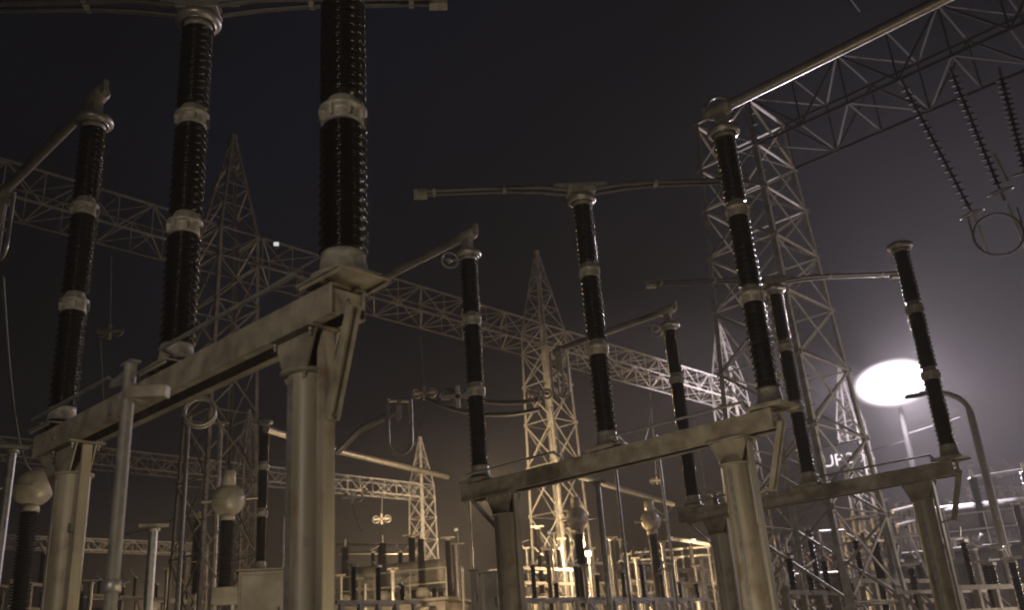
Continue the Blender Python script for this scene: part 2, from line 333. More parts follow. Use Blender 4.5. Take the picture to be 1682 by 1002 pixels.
# ------------------------------------------------------------------ support portals
def portal(o, label, near=False):
    r = empty('support_portal', o, TH, label, 'steel portal', 'steel portals carrying the insulator rows')
    x0, x1, zt, zb = -3.42, 3.12, 4.84, 4.55
    for s, nm in ((-1, 'front'), (1, 'rear')):
        b = MB(); y = s*.185
        b.box(x0, x1, min(y, y-s*.012), max(y, y-s*.012), zb, zt)
        for za, zc in ((zb, zb+.014), (zt-.014, zt)):
            b.box(x0, x1, min(y-s*.013, y-s*.10), max(y-s*.013, y-s*.10), za, zc)
        b.build('beam_channel', M_paint, r, .003)
    e = MB().box(x1-.05, x1-.035, -.165, .165, zb+.035, zt-.035)
    for z in (4.65, 4.74): e.lathe([(.016, 0), (.016, .02)], 6, Matrix.Translation((x1-.035, 0, z)) @ Matrix.Rotation(R(90), 4, 'Y'))
    e.build('end_plate', M_paint, r)
    MB().box(x0+.03, x0+.045, -.165, .165, zb+.035, zt-.035).build('end_plate', M_paint, r)
    for i in (-1, 0, 1):     # seat of each post insulator: a shallow channel frame with a plate on it
        x = i*SP; b = MB()
        b.box(x-.30, x+.30, -.27, -.255, zt+.003, zt+.085).box(x-.30, x+.30, .255, .27, zt+.003, zt+.085)
        b.box(x-.30, x+.30, -.27, .27, zt+.086, zt+.10-.045)
        b.box(x-.06, x+.06, -.25, .25, zt+.003, zt+.084)
        b = MB()
        b.box(x-.30, x+.30, -.27, -.255, zt+.003, Z0-.15).box(x-.30, x+.30, .255, .27, zt+.003, Z0-.15)
        b.box(x-.32, x+.32, -.29, .29, Z0-.149, Z0-.131)
        b.box(x-.02, x+.02, -.25, .25, zt+.003, Z0-.151)
        b.build('insulator_seat', M_paint, r, .004)
    for s in (-1, 1):
        x = -2.48 if s < 0 else (2.5 if near else 2.32)
        cr = .168 if (near and s > 0) else .205; k0 = cr+.03
        c = MB().tube([(x, 0, 0), (x, 0, 4.16)], cr, 36).build('column', M_column, r)
        g = MB().box(x-.34, x+.34, -.22, .22, 4.525, 4.547)
        for a in (-1, 1):
            g.add([(x-.32, a*.12-.008, 4.524), (x+.32, a*.12-.008, 4.524), (x+.14, a*.12-.008, 4.1), (x-.14, a*.12-.008, 4.1),
                   (x-.32, a*.12+.008, 4.524), (x+.32, a*.12+.008, 4.524), (x+.14, a*.12+.008, 4.1), (x-.14, a*.12+.008, 4.1)],
                  [(0, 3, 2, 1), (4, 5, 6, 7), (0, 1, 5, 4), (1, 2, 6, 5), (2, 3, 7, 6), (3, 0, 4, 7)])
        g.lathe([(.12, 4.165), (.24, 4.166), (.24, 4.19), (.12, 4.191), (.12, 4.52)], 28, Matrix.Translation((x, 0, 0)))
        g.build('column_head', M_paint, c)
        MB().tube([(x, 0, .45), (x, 0, .47)], .30, 24).build('collar', M_paint, c)
        # flat channel bolted beside the column
        MB().box(x+k0, x+k0+(.10 if near and s > 0 else .045), -.03, .09, .3, 4.52).box(x+cr-.02, x+k0, .0, .05, 3.2, 3.28).box(x+cr-.02, x+k0, .0, .05, 1.6, 1.68).build('side_channel', M_column, c, .004)
        e_ = MB().box(x-.03, x+.03, -cr-.007, -cr+.001, .3, 4.1)
        e_.build('earth_strap', M_galv, c)
        for ux in (-.28, .28):
            for uy in (-.16, .16): MB().lathe([(.022, 4.49), (.022, 4.526)], 6, Matrix.Translation((x+ux, uy, 0))).lathe([(.012, 4.45), (.012, 4.489)], 8, Matrix.Translation((x+ux, uy, 0))).build('bolt', M_galv, c)
    MB().bar((3.13, .04, 4.66), (2.80, .04, 3.70), .11, .02, ref=(1, 0, .2)).bar((3.15, -.01, 4.66), (2.82, -.01, 3.70), .012, .08, ref=(1, 0, .2)).bar((3.15, .09, 4.66), (2.82, .09, 3.70), .012, .08, ref=(1, 0, .2)).bar((2.84, .04, 3.74), (2.6, .04, 3.70), .10, .03).build('knee_brace', M_paint, r)
    MB().bar((-3.2, -.1, 4.54), (-2.6, -.1, 3.95), .115, .03, ref=(1, 0, .2)).build('knee_brace', M_paint, r)
    for xa, xb in ((-3.1, -.9), (.3, 2.8)):
        b = MB().tube([(xa, -.34, 4.98), (xb, -.34, 4.98)], .022, 8)
        for x in (xa+.03, xb-.03): b.bar((x, -.34, 4.98), (x, -.16, 4.92), .05, .02)
        b.build('linkage_rod', M_galv, r)
    MB().box(-2.78, -2.70, -.205, -.187, 4.66, 4.72).build('bolted_plate', M_galv, r); MB().box(-1.2, -1.08, -.2, -.187, 4.62, 4.76).build('bolted_plate', M_galv, r)
    return r
np_ = portal(ROWS['near'], 'large cream steel portal in the foreground, its beam rising from the lower left', True)
portal(ROWS['middle'], 'second row steel portal, crossing in front of the middle lattice tower')
portal(ROWS['far'], 'hazy brown steel portal of the third row, crossing below the white floodlight')

# ------------------------------------------------------------------ arms and blades on top of the posts
ZA = 10.0
def arm(o, s, L, label, r_=.085):
    b = o + E1*SP*s
    t = empty('tube_conductor', b, TH + (math.pi if s < 0 else 0), label, 'tube arm', 'tube arms running out from the post tops')
    MB().tube([(-.05, 0, ZA), (L, 0, ZA-.02)], r_, 20).build('tube', M_alu, t)
    MB().lathe([(.02, -.22), (.10, -.22), (.125, -.16), (.125, .12), (.105, .20)], 20, Matrix.Translation((0, 0, ZA)) @ Matrix.Rotation(R(90), 4, 'Y')).box(-.09, .09, -.07, .07, Z0+H3+.11, ZA-.07).box(-.17, .17, -.11, .11, Z0+H3+.102, Z0+H3+.125).box(-.30, -.2, -.035, .035, ZA-.06, ZA+.16).build('clamp', M_cast, t, .006)
    return t
def grading_ring(p, rz, label, rad=.17, th=.022, double=True):
    t = empty('grading_ring', p, rz, label, 'corona ring', 'small corona rings beside the post tops')
    b = MB().torus((0, 0, 0), rad, th, 28, 8, axis='y')
    b.build('ring', M_alu, t)
    MB().bar((-rad*.9, 0, 0), (rad*1.5, 0, .02), .03).lathe([(.05, -.05), (.06, 0), (.05, .05)], 14, Matrix.Rotation(R(90), 4, 'X')).build('spoke', M_alu, t)
    return t
def loop(p, label, w=.20, h=1.15, rz=TH, th=.035, ml=None):
    t = empty('contact_loop', p, rz, label, 'contact loop', 'hanging U-shaped contact loops at the arm ends')
    pts = [(-w, 0, .05), (-w, 0, -h+w)] + [(-w*math.cos(math.pi*k/12), 0, -h+w-w*math.sin(math.pi*k/12)) for k in range(1, 12)] + [(w, 0, -h+w), (w, 0, .05)]
    for y in (-.13, .13): MB().tube([(a, y, c) for a, _, c in pts], th, 10).build('loop_tube', ml or M_alu, t)
    b = MB().bar((-w-.05, 0, .02), (w+.05, 0, .02), .16, .05).bar((0, -.15, -.06), (0, .15, -.06), .1).bar((-.02, 0, 0), (-.02, 0, -.62), .05).bar((-w, -.13, -.7), (-w, .13, -.7), .03).bar((w, -.13, -.7), (w, .13, -.7), .03)
    b.build('hanger', M_cast, t)
    MB().box(-.09, .06, -.06, .06, -.55, -.12).build('contact_block', M_head, t, .02)
    return t
LA = 3.85
for k, s, L, lab in (('near', -1, LA, 'tube arm slanting down to the left edge from the far left insulator top'),
                     ('middle', -1, LA, 'tube arm slanting down left to the end of the foreground beam'),
                     ('far', -1, LA, 'tube arm passing behind the second row middle insulator, above the lit tower'),
                     ('middle', 1, 7.5, 'long tube arm rising to the top right edge from the insulator before the big tower')):
    arm(ROWS[k], s, L, lab)
loop(ROWS['near'] - E1*(SP+LA-.05) + Vector((0, 0, ZA-.1)), 'U-shaped loop hanging at the left edge from the end of the tube arm')
loop(ROWS['far'] - E1*(SP+LA-.05) + Vector((0, 0, ZA-.1)), 'brightly lit U-shaped loop hanging in front of the middle lattice tower', h=1.3, ml=M_head)
for k, off, lab in (('middle', -1, 'small corona ring left of the top of the second row left insulator'),
                    ('far', -1, 'small corona ring left of the top of the third row left insulator')):
    p = ROWS[k] + E1*(SP*off) + Vector((-.38, -.1, Z0+H3-.1))
    grading_ring(p, R(18), lab)
pz = ROWS['middle'] + E1*SP
t = empty('corona_hoop', pz + Vector((.05, .1, ZA+.1)), R(10), 'upright hoop over the arm on the insulator before the big tower', 'corona ring')
MB().torus((0, 0, -.02), .24, .03, 36, 10, axis='y').build('hoop', M_alu, t); MB().bar((-.02, 0, -.26), (.1, 0, -.1), .05).build('bracket', M_cast, t)

def blade(k, ang, label):
    o = ROWS[k]
    t = empty('switch_blade', o, R(ang), label, 'switch blade', 'turned twin-tube switch blades on the middle posts')
    z = ZA-.15; L = 3.02
    for s in (-1, 1):
        for q in (-1, 1):
            MB().tube([(s*.16, q*.10, z-.12), (s*.75, q*.10, z-.03), (s*1.35, q*.075, z), (s*L, q*.06, z)], .034, 12).build('blade_tube', M_blade, t)
        MB().box(s*L-.07, s*L+.17, -.07, .07, z-.10, z+.05).build('blade_tip', M_cast, t)
        for f in (.9, .47): MB().bar((s*L*f, -.11, z), (s*L*f, .11, z), .06).build('spacer', M_cast, t)
    MB().box(-.26, .26, -.16, .16, z-.17, z-.02).lathe([(.16, z-.24), (.16, z-.17), (.12, z-.16)], 20).box(-.5, .5, -.03, .03, z-.03, z+.08).build('rotating_head', M_cast, t, .01)
blade('near', 5, 'dark twin-tube switch blade crossing the top left edge of the photo')
blade('middle', 4, 'long level twin-tube switch blade against the dark sky left of the big tower')
blade('far', 5, 'hazy twin-tube switch blade crossing the big lattice tower low down')

# ------------------------------------------------------------------ pole with arm in front of the nearest beam
p = at(215, 598, 8.7)
t = empty('operating_pole', (p.x, p.y, 0), TH, 'slim grey pole with a pointed arm in front of the nearest beam', 'pole')
MB().tube([(0, 0, 0), (0, 0, p.z)], .055, 18).build('pole', M_pole, t)
MB().bar((0, .02, p.z-.03), (-.62, .1, p.z-.03), .03, .05).bar((0, 0, p.z-.16), (-.62, .1, p.z-.04), .025).bar((-.1, 0, p.z+.005), (.1, 0, p.z+.005), .1, .02).build('arm', M_galv, t)
MB().bar((.04, .02, p.z-.28), (.30, .22, p.z-.30), .11, .11).bar((.0, .02, p.z-.35), (.0, .05, p.z-.2), .15, .15).build('bracket', M_paint, t, .01)
for z in (p.z-2.0, 1.0): MB().lathe([(.058, z), (.075, z+.01), (.075, z+.1), (.058, z+.11)], 18).build('sleeve', M_galv, t)

# ------------------------------------------------------------------ lattice towers and gantry beams
def lerp(a, b, f): return a + (b-a)*f
def tower(p, label, wt=1.7, wb=2.3, zt=16.8, ztop=18.0, peak=22.6, rz=TH, panels=7, lw=.13, bw=.065, wy=1.0, M_lat=M_lat):
    t = empty('lattice_tower', (p[0], p[1], 0), rz, label, 'lattice tower', 'steel lattice towers of the gantries')
    cs = [(-1, -1), (1, -1), (1, 1), (-1, 1)]
    def W(z): return (wb + (wt-wb)*min(z, ztop)/ztop)/2
    def P(c, z): return Vector((c[0]*W(z), c[1]*W(z)*wy, z))
    for c in cs:
        b = MB().angle(P(c, 0), P(c, ztop), lw, .014, -c[0], -c[1])
        if peak: b.angle(P(c, ztop), Vector((c[0]*.10, c[1]*.10, peak)), lw*.85, .014, -c[0], -c[1])
        b.build('leg', M_lat, t)
    zs = []; z = 0; h = zt/panels*1.18
    tot = 0; hs = []
    for i in range(panels): hs.append(1.25-.5*i/(panels-1))
    k = zt/sum(hs); zs = [0]
    for h in hs: zs.append(zs[-1]+h*k)
    b = MB()
    for i in range(len(zs)-1):
        for j in range(4):
            c, d = cs[j], cs[(j+1) % 4]
            b.bar(P(c, zs[i]), P(d, zs[i+1]), bw, .02, ref=(c[0]+d[0], c[1]+d[1], 0)); b.bar(P(d, zs[i]), P(c, zs[i+1]), bw, .02, ref=(c[0]+d[0], c[1]+d[1], 0))
            b.bar(P(c, zs[i+1]), P(d, zs[i+1]), bw, .03)
    for j in range(4):
        c, d = cs[j], cs[(j+1) % 4]
        b.bar(P(c, zt), P(d, ztop), bw, .02); b.bar(P(d, zt), P(c, ztop), bw, .02); b.bar(P(c, ztop), P(d, ztop), bw*1.2, .04)
    # gusset plates where the bracing meets the legs, step bolts on one leg
    g = b
    for z in zs[1:]:
        for c in cs:
            q = P(c, z); g.box(q.x-.075, q.x+.075, q.y+c[1]*.004-.006, q.y+c[1]*.004+.006, q.z-.08, q.z+.08)
    for i in range(40):
        q = P((1, -1), 1+i*.42); g.bar(q, q+Vector((.16, 0, 0)), .02)
    b.build('lattice_bracing', M_lat, t)
    if peak:
        b = MB(); n = 5
        def Q(c, f): return P(c, ztop).lerp(Vector((c[0]*.10, c[1]*.10, peak)), f)
        fs = [0, .26, .48, .66, .81, .92]
        for i in range(n):
            for j in range(4):
                c, d = cs[j], cs[(j+1) % 4]
                if (i+j) % 2: c, d = d, c
                b.bar(Q(c, fs[i]), Q(d, fs[i+1]), bw*.85, .02); b.bar(Q(c, fs[i+1]), Q(d, fs[i+1]), bw*.8, .02)
        b.build('peak_bracing', M_lat, t)
        MB().box(-.12, .12, -.12, .12, peak-.02, peak+.12).build('peak_cap', M_lat, t)
    return t
def truss(a, b, label, h=1.2, w=1.7, cw=.10, bw=.05, panel=1.35, z=18.0, M_lat=M_lat):
    a, b = Vector((a[0], a[1], 0)), Vector((b[0], b[1], 0)); d = b-a; L = d.length
    t = empty('gantry_beam', (a.x, a.y, 0), math.atan2(d.y, d.x), label, 'lattice beam', 'horizontal lattice beams of the gantries')
    for y in (-w/2, w/2):
        for zz in (z-h, z):
            MB().angle((0, y, zz), (L, y, zz), cw, .014, 1, -1 if y > 0 else 1).bar((0, y, zz), (L, y, zz), .012, cw).build('chord', M_lat, t)
    n = max(2, int(round(L/panel))); n += n % 2; s = L/n; bb = MB(); fl = MB()
    for i in range(n):
        x0, x1 = i*s, (i+1)*s
        for y in (-w/2, w/2):
            if i % 2: bb.bar((x0, y, z-h), (x1, y, z), bw, .02, ref=(0, 1, 0))
            else: bb.bar((x0, y, z), (x1, y, z-h), bw, .02, ref=(0, 1, 0))
            bb.bar((x0, y, z-h), (x0, y, z), bw*.8, .02, ref=(0, 1, 0))
        for zz in (z-h, z):
            y0 = w/2*(1 if i % 2 else -1)
            fl.bar((x0, y0, zz), (x1, -y0, zz), bw, .02); fl.bar((x0, -w/2, zz), (x0, w/2, zz), bw*.8, .02)
    bb.build('side_lacing', M_lat, t); fl.build('flat_lacing', M_lat, t)
    return t
G1a = Vector((-10.9, 32.8, 0)); BAY = 18.45
def g1(i): return G1a + E2*BAY*i
tower(g1(0), 'dark lattice tower with a tall pointed peak behind the nearest row', M_lat=M_lat3)
tower(g1(1), 'yellow-lit pointed lattice tower between the left and middle second row insulators')
tower(g1(2), 'pointed lattice tower lit white where the long gantry beam ends')
tower(g1(3), 'glaring white lattice tower just left of the floodlight, a dark sign on its body')
truss(g1(-1), g1(0)-E2*1.0, 'faint lattice beam running to the left edge from the dark pointed tower', M_lat=M_lat3)
truss(g1(0)+E2*1.0, g1(1)-E2*1.0, 'long lattice beam between the dark left tower and the yellow-lit middle tower', M_lat=M_lat3)
truss(g1(1)+E2*1.0, g1(2)-E2*1.0, 'brightly lit lattice beam between the middle tower and the white-lit tower')
G2a = Vector((-9.7, 87.3, 0))
def g2(i): return G2a + E2*BAY*i
tower(g2(-1), 'dim distant lattice tower seen below the nearest beam, left of its near column', M_lat=M_lat3)
tower(g2(0), 'bright yellow lattice tower in the distance right of the foreground column')
truss(g2(-3), g2(-1)-E2*1, 'distant lattice beam entering at the left edge below the nearest beam')
truss(g2(-1)+E2*1, g2(0)-E2*1, 'distant yellow lattice beam between the foreground column and the bright small tower')
p3 = Vector((-40.0, 114.5, 0))
tower(p3, 'small far-off lattice tower low left, behind the lit round transformer head', peak=0)
truss(p3-E2*26, p3-E2*1, 'farthest lattice beam, low at the left behind the lit column')
# the big near tower and the beam that runs overhead to the right
pb = Vector((8.05, 27.1, 0))
tower(pb, 'big flat-topped near lattice tower holding the beam that rises to the top right', wt=2.0, wb=3.3, zt=16.3, ztop=18, peak=0, panels=8, lw=.15, bw=.08, wy=1.2)
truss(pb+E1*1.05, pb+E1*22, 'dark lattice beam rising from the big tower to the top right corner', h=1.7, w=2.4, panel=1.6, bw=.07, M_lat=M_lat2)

# ------------------------------------------------------------------ sign on the bright tower
ps = at(1378, 752, 76)
t = empty('tower_sign', ps, math.atan2(-ps.x, ps.y)*1.0, 'dark sign plate with white letters UP on the tower beside the glare', 'sign')
MB().box(-1.5, 1.5, 0, .05, -1.15, 1.05).build('plate', M_black, t, .01)
def text(body, loc, size, m_, parent):
    c = bpy.data.curves.new('lettering', 'FONT'); c.body = body; c.size = size; c.extrude = .01; c.align_x = 'CENTER'
    o = bpy.data.objects.new('tmp', c); col.objects.link(o)
    bpy.context.view_layer.update()
    me = bpy.data.meshes.new_from_object(o.evaluated_get(bpy.context.evaluated_depsgraph_get()))
    bpy.data.objects.remove(o); me.materials.clear(); me.materials.append(m_)
    q = bpy.data.objects.new('lettering', me); col.objects.link(q)
    if parent: q.parent = parent
    q.location = loc; q.rotation_euler = (R(90), 0, 0); return q
text('UP', (-.5, -.02, -.6), 1.3, M_white, t); text('2', (.8, -.02, -.55), 1.2, M_blade, t)

# painted letter on the left column of the nearest portal
cl = ROWS['near'] - E1*2.48; dv = (CAM-cl); dv.z = 0; dv.normalize(); side = Vector((-dv.y, dv.x, 0))
zz_ = at(120, 872, cl.length).z
a_ = R(8); nn = (dv*math.cos(a_) + side*math.sin(a_))
lt = text('L', (0, 0, 0), .17, M_dark, None)
lt.location = cl + nn*.206 + Vector((0, 0, zz_-.06)); lt.rotation_euler = (R(90), 0, math.atan2(nn.x, -nn.y))
lc = [c for c in np_.children if c.name.startswith('column') and c.type == 'MESH'][0]
bpy.context.view_layer.update(); mw = lt.matrix_world.copy(); lt.parent = lc; lt.matrix_parent_inverse = lc.matrix_world.inverted()

# ------------------------------------------------------------------ current transformers
GC = 'round-headed current transformers'
def ct(p, label, hl=3.0, hat=True, face=0, size=1.0, rz=None):
    "p = centre of the round head"
    rz = math.atan2(-p.x, p.y) if rz is None else rz
    t = empty('current_transformer', (p.x, p.y, 0), rz+face, label, 'current transformer', GC)
    z = p.z; r = .47*size
    pr = [(.02, -.34)] + [(r*math.sin(a), -.34*math.cos(a)) for a in (.5, .8, 1.05, 1.25)] + [(r, -.09), (r, .09)] + [(r*math.sin(a), .34*math.cos(a)) for a in (1.25, 1.05, .8, .5)] + [(.02, .34)]
    MB().lathe(pr, 40, Matrix.Translation((0, 0, z)) @ Matrix.Rotation(R(90), 4, 'X')).build('head', M_head, t)
    MB().torus((0, 0, z), r+.005, .018, 40, 6, axis='y').bar((-.03, -.35, z+.06), (.42, -.20, z+.10), .05, .03).bar((-.42, -.24, z-.02), (.0, -.36, z-.02), .03, .02).build('head_seam', M_cast, t)
    if hat: MB().lathe([(.02, z+r-.05), (.20, z+r-.05), (.20, z+r+.38), (.17, z+r+.40), (.02, z+r+.41)], 24).build('expansion_dome', M_head, t)
    MB().tube([(-.75, 0, z-.05), (-.40, 0, z-.02)], .05, 12).build('terminal', M_alu, t); MB().tube([(.40, 0, z+.02), (.85, 0, z+.05)], .05, 12).build('terminal', M_alu, t)
    MB().lathe([(.1, z-r-.14), (.22, z-r-.14), (.22, z-r-.02), (.18, z-r+.03), (.1, z-r+.04)], 28).build('collar', M_head, t)
    MB().lathe(shed_profile(hl, .25, .165, .075, z-r-.14-hl), 32).build('insulator', M_porc, t)
    zb = z-r-.14-hl
    MB().box(-.36, .36, -.36, .36, zb-.5, zb-.002).build('terminal_box', M_cab, t, .02)
    b = MB()
    for x in (-.24, .24):
        for y in (-.24, .24): b.bar((x, y, 0), (x, y, zb-.502), .08)
    b.bar((-.24, -.24, .3), (.24, -.24, zb-.6), .05).bar((.24, .24, .3), (-.24, .24, zb-.6), .05).build('stand', M_galv, t)
    return t
ct(at(54, 800, 26.5), 'round-headed current transformer at the left edge, next to the lit left column', 3.3, False, 0, 1.05)
ct(at(375, 822, 29), 'yellow-lit current transformer with a round head and dome, left of the foreground column', 1.9, True)
ct(at(948, 853, 38), 'round-headed current transformer low in front of the middle lattice tower', 2.8, True, R(30), 1.0)
ct(at(1069, 856, 40), 'round-headed current transformer low between the middle tower and the second row right column', 2.8, True, R(30), .9)
ct(at(325, 848, 52), 'small pale current transformer head left of the yellow-lit one, before the far tower', 2.6, False, 0, .55)

# ------------------------------------------------------------------ second disconnector behind: post with tube arm and loop
pp = at(428, 930, 30.5)
q = copy_thing(post0, 'dark post insulator just left of the foreground column, a bright tube leaving it', (pp.x, pp.y, -.02))
tubes = [
 ('bus_tube', [at(437, 705, 29.5), at(560, 742, 35), at(735, 784, 44)], .125, 'bright slanting bus tube running behind the foreground column towards the bright small tower', 'tube'),
 ('bus_tube', [at(552, 745, 29), at(592, 705, 28.6), at(652, 676, 28)], .10, 'bent tube arm rising from behind the foreground column to the U-shaped loop', 'tube'),
 ('bus_tube', [at(942, 780, 40), at(1105, 829, 52)], .13, 'pale slanting bus tube below the second row beam, right of the middle tower', 'tube'),
 ('bus_tube', [at(1103, 885, 47), at(1133, 889, 48), at(1163, 894, 49)], .10, 'short very bright tube on a post left of the second row right column', 'tube'),
 ('bus_tube', [at(873, 925, 52), at(1105, 927, 56)], .10, 'bright level bus tube low behind the round-headed transformers', 'tube'),
 ('bus_tube', [at(555, 895, 66), at(672, 897, 70)], .10, 'dim level bus tube behind the foreground column, upper of two', 'tube'),
 ('bus_tube', [at(555, 909, 66), at(672, 909, 70)], .10, 'dim level bus tube behind the foreground column, lower of two', 'tube'),
 ('bus_tube', [at(1045, 908, 46), at(1165, 898, 50)], .06, 'thin bus tube low left of the second row right column, upper of two', 'tube'),
 ('bus_tube', [at(1050, 920, 46), at(1165, 912, 50)], .06, 'thin bus tube low left of the second row right column, lower of two', 'tube'),
 ('bus_tube', [at(1012, 978, 44), at(1072, 976, 45)], .09, 'short level tube at the bottom between two dark posts, right of the middle tower', 'tube'),
 ('bus_tube', [at(1536, 840, 46), at(1594, 829, 50)], .09, 'bright level tube right of the third row right column', 'tube'),
 ('bus_tube', [at(1466, 841, 48), at(1502, 832, 50)], .09, 'short pale tube below the third beam, upper of two', 'tube'),
 ('bus_tube', [at(1473, 864, 48), at(1506, 855, 50)], .09, 'short pale tube below the third beam, lower of two', 'tube'),
 ('bus_tube', [at(590, 986, 56), at(745, 986, 60)], .055, 'bright level tube across the foot of the distant bright tower', 'tube'),
 ('bus_tube', [at(143, 985, 48), at(270, 984, 50)], .07, 'thin level tube low at the left beside the lit column', 'tube'),
 ('bus_tube', [at(1345, 874, 40), at(1385, 872, 42)], .06, 'thin pale tube left of the bright tower foot below the third beam', 'tube'),
 ('bus_tube', [at(1300, 945, 34), at(1385, 941, 36)], .05, 'thin tube at the bottom right of the second row right column', 'tube'),
 ('bus_tube', [at(1590, 787, 44), at(1682, 772, 48), at(1760, 760, 50)], .08, 'pale tube reaching the right edge above the dark transformer', 'tube'),
]
for nm, pts, r_, lab, cat in tubes:
    o0 = pts[0].copy()
    o = MB().tube([p_-o0 for p_ in pts], r_, 14).build(nm, M_alu); o.location = o0; tag(o, lab, cat, 'bus tubes of the yard')
loop(at(655, 660, 28), 'U-shaped loop hanging left of the second row left insulator, above the distant bright tower', w=.36, h=1.65, rz=R(20), th=.04)
t = empty('corona_hoop', at(328, 676, 27), R(15), 'half-seen round hoop hanging below the middle of the nearest beam', 'corona ring')
MB().torus((0, -.05, 0), .42, .045, 32, 10, axis='y').build('hoop', M_alu, t); MB().torus((0, .25, 0), .42, .045, 32, 10, axis='y').bar((-.42, -.05, 0), (-.42, .25, 0), .05).bar((.42, -.05, 0), (.42, .25, 0), .05).build('rear_hoop', M_alu, t)

# ------------------------------------------------------------------ slim posts of the far equipment
GP = 'slim bus posts of the low yard equipment'
def bus_post(px, py, d, label, kind='dark', r_=.13, hi=2.2, cap=True):
    p = at(px, py, d)
    t = empty('bus_post', (p.x, p.y, 0), math.atan2(-p.x, p.y), label, 'bus post', GP)
    z = p.z
    if kind == 'dark':
        MB().lathe(shed_profile(hi, r_, r_*.68, .07, z-hi), 18).build('insulator', M_porc, t)
        MB().lathe([(r_*.5, z-hi-.1), (r_*1.1, z-hi-.1), (r_*1.1, z-hi-.02), (r_*.5, z-hi-.001)], 16).build('base_flange', M_cast, t)
        MB().tube([(0, 0, 0), (0, 0, z-hi-.1)], r_*.75, 14).build('stand', M_galv, t)
    else:
        MB().tube([(0, 0, 0), (0, 0, z)], r_*.7, 14).build('pole', M_blade if px > 1400 else M_galv, t)  # darker metal dims the over-lit poles at the right by colour
    if cap:
        MB().lathe([(r_*.4, z), (r_*1.0, z+.002), (r_*1.0, z+.07), (r_*.4, z+.08)], 16).bar((-r_*2.2, 0, z+.12), (r_*2.2, 0, z+.12), .07).build('cap', M_cast, t)
    return t
BP = [
 (252, 873, 22, 'grey post with flat cap, right of the slim armed pole', 'pole', .14),
 (327, 852, 40, 'dark post between the capped grey post and the yellow-lit transformer', 'dark', .18),
 (300, 905, 44, 'short dark post below the far lattice beam, left of the far tower', 'dark', .15),
 (20, 745, 20, 'dark pole at the left edge beside the round transformer head', 'pole', .12),
 (310, 688, 33, 'tall thin pole under the half-seen hoop below the nearest beam', 'pole', .11),
 (362, 700, 34, 'tall thin pole left of the dim distant tower below the nearest beam', 'pole', .14),
 (466, 850, 31, 'slim pole with a small bright top just left of the foreground column', 'pole', .08),
 (588, 938, 50, 'thin post with a round top right of the foreground column, left of the bright transformer', 'pole', .10),
 (625, 897, 48, 'dark post in front of the bright transformer', 'dark', .18),
 (676, 884, 46, 'dark post touching the left leg of the distant bright tower', 'dark', .20),
 (735, 888, 44, 'dark post touching the right leg of the distant bright tower', 'dark', .15),
 (748, 898, 50, 'pale post between the distant bright tower and the second row left insulator', 'pole', .22),
 (775, 900, 40, 'thin post with a small round top left of the second row left insulator', 'pole', .08),
 (759, 932, 42, 'short thin post right of the distant bright tower', 'pole', .08),
 (712, 934, 48, 'short dark post in front of the distant bright tower', 'dark', .14),
 (883, 870, 42, 'leftmost dark post in front of the middle lattice tower', 'dark', .13),
 (899, 905, 40, 'second dark post in front of the middle lattice tower', 'dark', .13),
 (922, 890, 44, 'pale thin post behind the left round transformer', 'pole', .10),
 (936, 872, 48, 'pale post close behind the left round transformer', 'pole', .13),
 (982, 800, 24, 'tall thin pole right of the middle lattice tower, passing the second beam', 'pole', .10),
 (1004, 888, 42, 'dark post right of the tall thin pole', 'dark', .13),
 (1000, 918, 50, 'short pale post under the bright level tube', 'pole', .11),
 (1030, 915, 46, 'thin pale post midway between the two round transformers', 'pole', .09),
 (1044, 922, 44, 'pale post just left of the right round transformer', 'pole', .10),
 (1088, 895, 42, 'pale double-capped post just right of the right round transformer', 'pole', .12),
 (1108, 922, 46, 'short pale post below the thin bus tubes', 'pole', .10),
 (1133, 892, 48, 'dark post carrying the short very bright tube', 'dark', .14),
 (1152, 920, 40, 'pale post left of the second row right column', 'pole', .10),
 (1174, 815, 36, 'post behind the second beam close left of its right column', 'dark', .13),
 (1078, 715, 34, 'thin pole rising behind the second beam between its middle and right insulators', 'pole', .07),
 (1010, 760, 30, 'thin pole right below the second row middle insulator', 'pole', .07),
 (1275, 880, 30, 'pale pole just right of the second row right column', 'pole', .12),
 (1310, 890, 36, 'dark post in the haze right of the second row right column', 'dark', .14),
 (1328, 872, 34, 'second dark post in the haze right of the second row right column', 'dark', .13),
 (1345, 876, 38, 'pale post left of the foot of the bright tower', 'pole', .07),
 (1441, 812, 34, 'pale hazy post below the third beam, right of the bright tower', 'pole', .13),
 (1506, 810, 36, 'thin hazy post right of the third row right column top', 'pole', .10),
 (1548, 840, 42, 'pale post carrying the bright level tube at the right', 'pole', .11),
 (1600, 905, 34, 'pale pole at the bottom in front of the dark transformer', 'pole', .13),
 (1645, 905, 32, 'pale pole at the bottom right corner', 'pole', .14),
 (1668, 830, 40, 'dark post at the right edge', 'dark', .16),
 (600, 960, 42, 'short pale post at the bottom right of the foreground column', 'pole', .08),
 (500, 900, 60, 'post hidden behind the foreground column', 'pole', .1),
 (90, 985, 30, 'post base behind the lit left column', 'pole', .1),
]
BP = [b for b in BP if not b[3].startswith(('post hidden', 'post base'))]
for px, py, d, lab, kind, r_ in BP:
    bus_post(px, py, d, lab, kind, r_, hi=min(3.6, 2.2 + r_*4), cap=(r_ > .08 and not lab.startswith(('tall dark', 'second tall'))))

